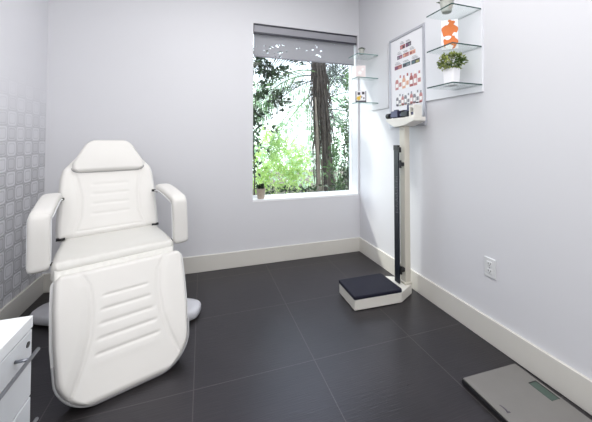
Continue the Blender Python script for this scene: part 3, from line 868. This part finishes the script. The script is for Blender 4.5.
# ------------------------------------------------------------------ garden beyond the window
bm = bmesh.new(); box(bm, -6, 9, D+TH+.001, 12, -.30, -.10); struct('ground_outside', bm, M['soil_out'])
def bush(name, label, cat, loc, blobs, n, size, m, stems=True, seed=1, aspect=.5):
    random.seed(seed)
    t = thing(name, label, cat, loc)
    bm = bmesh.new(); tot = sum(b[3]*b[4]*b[5] for b in blobs)
    for x, y, z, rx, ry, rz in blobs:
        for k in range(int(n*rx*ry*rz/tot)):
            d = rnd_dir()*random.uniform(.35, 1.0)
            p = Vector((x+d.x*rx, y+d.y*ry, z+d.z*rz))
            if noise.noise(p*5+Vector((seed, 0, 0))) < -.05 and random.random() < .75: continue
            dd_ = (Vector((d.x, d.y, d.z-.2))+rnd_dir()*.9).normalized()
            s_ = random.uniform(.6, 1.25)*size
            leaf(bm, p, dd_, rnd_dir(), s_, s_*aspect)
    link('foliage', bm, m, t)
    if stems and loc[1] < 4.2:
        bm = bmesh.new()
        for x, y, z, rx, ry, rz in blobs:
            mid = Vector((x*.5, y*.5, z*.5)); 
            tube(bm, [Vector((x*.15, y*.15, -.1-0*loc[2])), mid+rnd_dir()*.03, Vector((x, y, z))], [.007, .005, .003], 6)
        link('stems', bm, M['trunk'], t)
    return t
# ground is at -.10
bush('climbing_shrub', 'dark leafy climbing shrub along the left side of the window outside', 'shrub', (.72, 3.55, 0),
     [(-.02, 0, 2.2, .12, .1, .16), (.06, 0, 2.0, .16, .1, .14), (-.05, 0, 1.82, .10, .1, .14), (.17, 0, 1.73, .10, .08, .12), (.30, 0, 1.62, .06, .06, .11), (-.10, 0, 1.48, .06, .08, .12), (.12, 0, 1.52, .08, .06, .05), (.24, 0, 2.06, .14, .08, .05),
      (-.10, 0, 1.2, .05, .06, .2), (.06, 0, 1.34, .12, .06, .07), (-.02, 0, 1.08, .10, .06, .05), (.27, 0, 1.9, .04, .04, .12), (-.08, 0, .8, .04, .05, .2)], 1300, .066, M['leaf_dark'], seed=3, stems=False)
bm = bmesh.new(); tube(bm, [(-.12, .02, -.1), (-.10, .02, .7), (-.13, .02, 1.3), (-.08, .02, 1.8), (.0, .02, 2.25)], [.010, .009, .008, .006, .004], 7)
tube(bm, [(-.09, .02, 1.75), (.1, .02, 1.68), (.24, .02, 1.72), (.32, .02, 1.58)], [.005, .004, .003, .002], 6)
link('stems', bm, M['trunk'], bpy.data.objects['climbing_shrub'])
bush('leafy_shrub', 'mid green leafy shrub outside the right part of the window', 'shrub', (1.93, 3.9, 0),
     [(.13, 0, 1.35, .15, .12, .22), (.02, 0, 1.05, .16, .12, .2), (.15, 0, .85, .16, .12, .2), (-.1, 0, .72, .14, .12, .16), (.1, 0, .5, .22, .12, .16), (.20, 0, 1.75, .08, .1, .2), (.2, 0, 2.1, .08, .1, .2), (.17, 0, 1.1, .1, .1, .3)], 1500, .062, M['leaf_mid'], seed=5)
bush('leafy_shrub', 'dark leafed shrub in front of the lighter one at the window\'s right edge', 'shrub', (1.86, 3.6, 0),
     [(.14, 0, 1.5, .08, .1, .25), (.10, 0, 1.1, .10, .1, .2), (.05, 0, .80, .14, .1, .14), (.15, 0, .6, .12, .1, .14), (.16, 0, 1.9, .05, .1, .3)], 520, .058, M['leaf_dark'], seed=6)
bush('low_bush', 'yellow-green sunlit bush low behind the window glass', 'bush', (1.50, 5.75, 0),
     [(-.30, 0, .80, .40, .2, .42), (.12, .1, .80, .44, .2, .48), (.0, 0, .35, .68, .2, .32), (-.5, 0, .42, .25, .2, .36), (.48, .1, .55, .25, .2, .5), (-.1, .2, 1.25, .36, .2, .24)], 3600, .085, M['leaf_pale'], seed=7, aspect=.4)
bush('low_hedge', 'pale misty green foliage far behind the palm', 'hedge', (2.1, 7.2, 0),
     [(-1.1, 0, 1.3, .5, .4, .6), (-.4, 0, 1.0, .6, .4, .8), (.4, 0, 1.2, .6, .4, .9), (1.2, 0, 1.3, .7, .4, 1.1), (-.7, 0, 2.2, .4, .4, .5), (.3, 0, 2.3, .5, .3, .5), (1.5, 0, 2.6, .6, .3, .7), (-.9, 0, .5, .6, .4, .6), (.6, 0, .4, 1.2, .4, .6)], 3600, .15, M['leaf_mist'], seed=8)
bush('ground_cover', 'dark creeping leaves just beyond the lower edge of the window', 'plant', (1.16, 3.25, 0),
     [(-.42, 0, .60, .10, .05, .04), (-.2, 0, .60, .12, .05, .035), (.05, 0, .58, .16, .05, .05), (.3, 0, .60, .14, .05, .05), (.52, 0, .62, .12, .05, .07), (.68, 0, .66, .1, .05, .10)], 420, .05, M['leaf_dark'], seed=9)

random.seed(21)
palm = thing('palm_tree', 'clump palm with shaggy dark fibrous trunks and drooping fronds outside the window', 'tree', (1.93, 4.25, -.1))
STEMS = ((-.16, .05, .036), (-.04, -.03, .046), (.08, .06, .046))      # x, y at ground, radius
def stem_at(k, z): x, y, r = STEMS[k]; f = max(z, 0)/2.6; return Vector((x*(1-.45*f)-.16*f**1.4, y*(1-.4*f), z))
def trunk_at(z): return stem_at(1, z)
for k, (x0_, y0_, r0_) in enumerate(STEMS):
    bm = bmesh.new()
    tube(bm, [stem_at(k, i*.095) for i in range(28)], [r0_*(1+.06*math.sin(i*2.2))*(1+.25*smooth(1.3, 2.4, i*.095)) for i in range(28)], 16)
    link('trunk', bm, M['trunk'], palm, smooth=True)
def hanging(n, zlo, zhi, llo, lhi, spread, rr):
    bm = bmesh.new()
    for q_ in range(n):
        k = random.choice((0, 1, 1, 2)); a = random.uniform(0, 2*PI); z = random.uniform(zlo, zhi); l = random.uniform(llo, lhi); o_ = random.uniform(.2, 1)*spread
        r = STEMS[k][2]*1.05; sw = random.uniform(-.02, .02); pts = []
        for q in range(6):
            f = q/5; zz = max(z-l*f, .05)
            pts.append(stem_at(k, zz)+Vector((math.cos(a)*(r+o_*math.sin(f*PI*.8)), math.sin(a)*(r+o_*math.sin(f*PI*.8)), 0))+Vector((sw*f, 0, 0)))
        tube(bm, pts, [rr*.7, rr, rr, rr*.8, rr*.6, .001], 4)
    return bm
link('dead_fibres', hanging(110, .8, 2.5, .4, 1.0, .05, .0050), M['fibre'], palm)
link('dead_fronds', hanging(150, 1.5, 2.7, .4, 1.1, .15, .0060), M['trunk'], palm)
def frond(start, d0, length, droop, m, leaflet=.32, n=38, ang=.9, lw=.012, side_down=.5):
    bm = bmesh.new(); pts = []; p = Vector(start); d = Vector(d0).normalized(); st = length/24
    for i in range(25):
        pts.append(p.copy()); p = p+d*st; d = (d+Vector((0, 0, -droop*st))).normalized()
    tube(bm, pts, [.010*(1-i/27)+.0015 for i in range(25)], 5)
    for i in range(n):
        f = .10+.88*i/n; k = f*24; j = min(int(k), 23); pt = pts[j].lerp(pts[j+1], k-j); t = (pts[j+1]-pts[j]).normalized()
        s = t.cross(Vector((0, 1, 0)));  s = s.normalized() if s.length > .01 else Vector((0, 0, 1))
        for sg in (-1, 1):
            dd_ = (t*math.cos(ang)+s*sg*math.sin(ang)+Vector((0, random.uniform(-.25, .25), -side_down*.5))).normalized()
            l = leaflet*math.sin(PI*(.12+.8*f))*random.uniform(.85, 1.1)
            nrm = Vector((random.uniform(-.3, .3), -1, random.uniform(-.3, .3)))
            q0 = pt; q1 = pt+dd_*l*.5; q2 = pt+dd_*l+Vector((0, 0, -l*.18*side_down))
            w_ = dd_.cross(nrm).normalized()*lw*.5
            a1, a2 = bm.verts.new(q0-w_*.5), bm.verts.new(q0+w_*.5); b1, b2 = bm.verts.new(q1-w_), bm.verts.new(q1+w_); c_ = bm.verts.new(q2)
            bm.faces.new((a1, a2, b2, b1)); bm.faces.new((b1, b2, c_))
    return bm
top = trunk_at(2.45)
specs = [  # dir, length, droop, material, leaflet length, origin z
    ((-.75, .1, .2), 1.5, 1.6, 'frond_light', .40, 2.35), ((-.6, .3, .1), 1.5, 1.2, 'frond_dark', .40, 2.3),
    ((-.35, .3, -.3), 1.5, .7, 'frond_light', .34, 2.1), ((-.45, .2, .5), 1.4, 1.5, 'frond_dark', .42, 2.45), ((-.55, .15, -.15), 1.2, .8, 'frond_dark', .32, 2.25),
    ((.8, .2, .5), 1.2, .9, 'frond_dark', .36, 1.9), ((.7, .2, .9), 1.2, .9, 'frond_dark', .36, 2.1), ((.9, 0, .15), 1.1, 1.0, 'frond_dark', .34, 1.75),
    ((.45, .1, .9), 1.2, .8, 'frond_dark', .36, 1.9), ((.6, .1, -.2), 1.1, 1.0, 'frond_dark', .30, 1.7), ((.5, .2, .4), 1.2, 1.3, 'frond_dark', .38, 2.2),
    ((.30, .5, -.1), 1.0, 1.0, 'frond_dark', .3, 2.1), ((.25, .3, .9), 1.2, 1.6, 'frond_dark', .36, 2.1), ((-.3, .2, .7), 1.0, 1.8, 'frond_dark', .32, 2.3)]
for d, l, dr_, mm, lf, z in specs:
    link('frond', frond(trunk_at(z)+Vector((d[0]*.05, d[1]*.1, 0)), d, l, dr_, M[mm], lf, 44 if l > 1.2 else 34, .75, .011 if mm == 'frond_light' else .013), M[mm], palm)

# slim second stems beside the palm
random.seed(33)
for i, (x, y, lab) in enumerate(((1.60, 3.88, 'thin pale bare stem just left of the palm trunks outside'), (2.45, 5.3, 'slender grey bare stem right of the palm trunks outside'))):
    bm = bmesh.new(); tube(bm, [(0, 0, 0), (.01, 0, .7), (-.02, 0, 1.3), (-.05, 0, 1.9)], [.030, .024, .018, .01], 10)
    o = link('tree_stem', bm, M['fibre'], None, smooth=True); o.location = (x, y, -.1); tag(o, lab, 'stem')

# ------------------------------------------------------------------ lights
w = bpy.data.worlds.new('World'); bpy.context.scene.world = w; w.use_nodes = True
bg = w.node_tree.nodes['Background']; N = w.node_tree.nodes; L = w.node_tree.links
tc = N.new('ShaderNodeTexCoord'); sp = N.new('ShaderNodeSeparateXYZ'); L.new(tc.outputs['Generated'], sp.inputs[0])
cr = N.new('ShaderNodeValToRGB'); L.new(sp.outputs[2], cr.inputs[0])
cr.color_ramp.elements[0].position = .0; cr.color_ramp.elements[0].color = (.84, .92, .93, 1)
cr.color_ramp.elements[1].position = .25; cr.color_ramp.elements[1].color = (.80, .87, 1, 1)
L.new(cr.outputs[0], bg.inputs[0]); bg.inputs[1].default_value = 4.0
def area(name, loc, rot, size, size_y, power, col=(1, 1, 1)):
    l = bpy.data.lights.new(name, 'AREA'); l.shape = 'RECTANGLE'; l.size = size; l.size_y = size_y; l.energy = power; l.color = col
    o = bpy.data.objects.new(name, l); C.objects.link(o); o.location = loc; o.rotation_euler = rot; return o
area('ceiling_fill', (.3, .9, CEIL-.02), (0, 0, 0), 1.6, 2.2, 42, (1, .995, .985))  # unseen fill light added under the ceiling to brighten the room
area('flash_bounce', (.1, -1.5, 1.9), (R(78), 0, R(-5)), 1.8, 1.6, 44, (1, .99, .975))
sn = bpy.data.lights.new('sun', 'SUN'); sn.energy = 3.0; sn.angle = R(4); sn.color = (1, .97, .9)
so = bpy.data.objects.new('sun', sn); C.objects.link(so); so.rotation_euler = (R(-30), R(-38), 0)

# ------------------------------------------------------------------ camera
cam = bpy.data.cameras.new('camera'); co = bpy.data.objects.new('camera', cam); C.objects.link(co)
cam.sensor_fit = 'HORIZONTAL'; cam.sensor_width = 36; cam.lens = 289.396/592*36
cam.shift_y = -(211-132.905)/592; cam.shift_x = 0; cam.clip_start = .02
co.location = (0, 0, 1.18)
co.rotation_euler = (Matrix.Rotation(-.31306, 3, 'Z') @ Matrix.Rotation(PI/2+.024388, 3, 'X') @ Matrix.Rotation(.0008, 3, 'Z')).to_euler()
sc = bpy.context.scene; sc.camera = co
sc.view_settings.view_transform = 'Standard'; sc.view_settings.look = 'None'; sc.view_settings.exposure = 0; sc.view_settings.gamma = 1
sc.cycles.max_bounces = 10; sc.cycles.transparent_max_bounces = 24
sc.cycles.caustics_reflective = False; sc.cycles.caustics_refractive = False
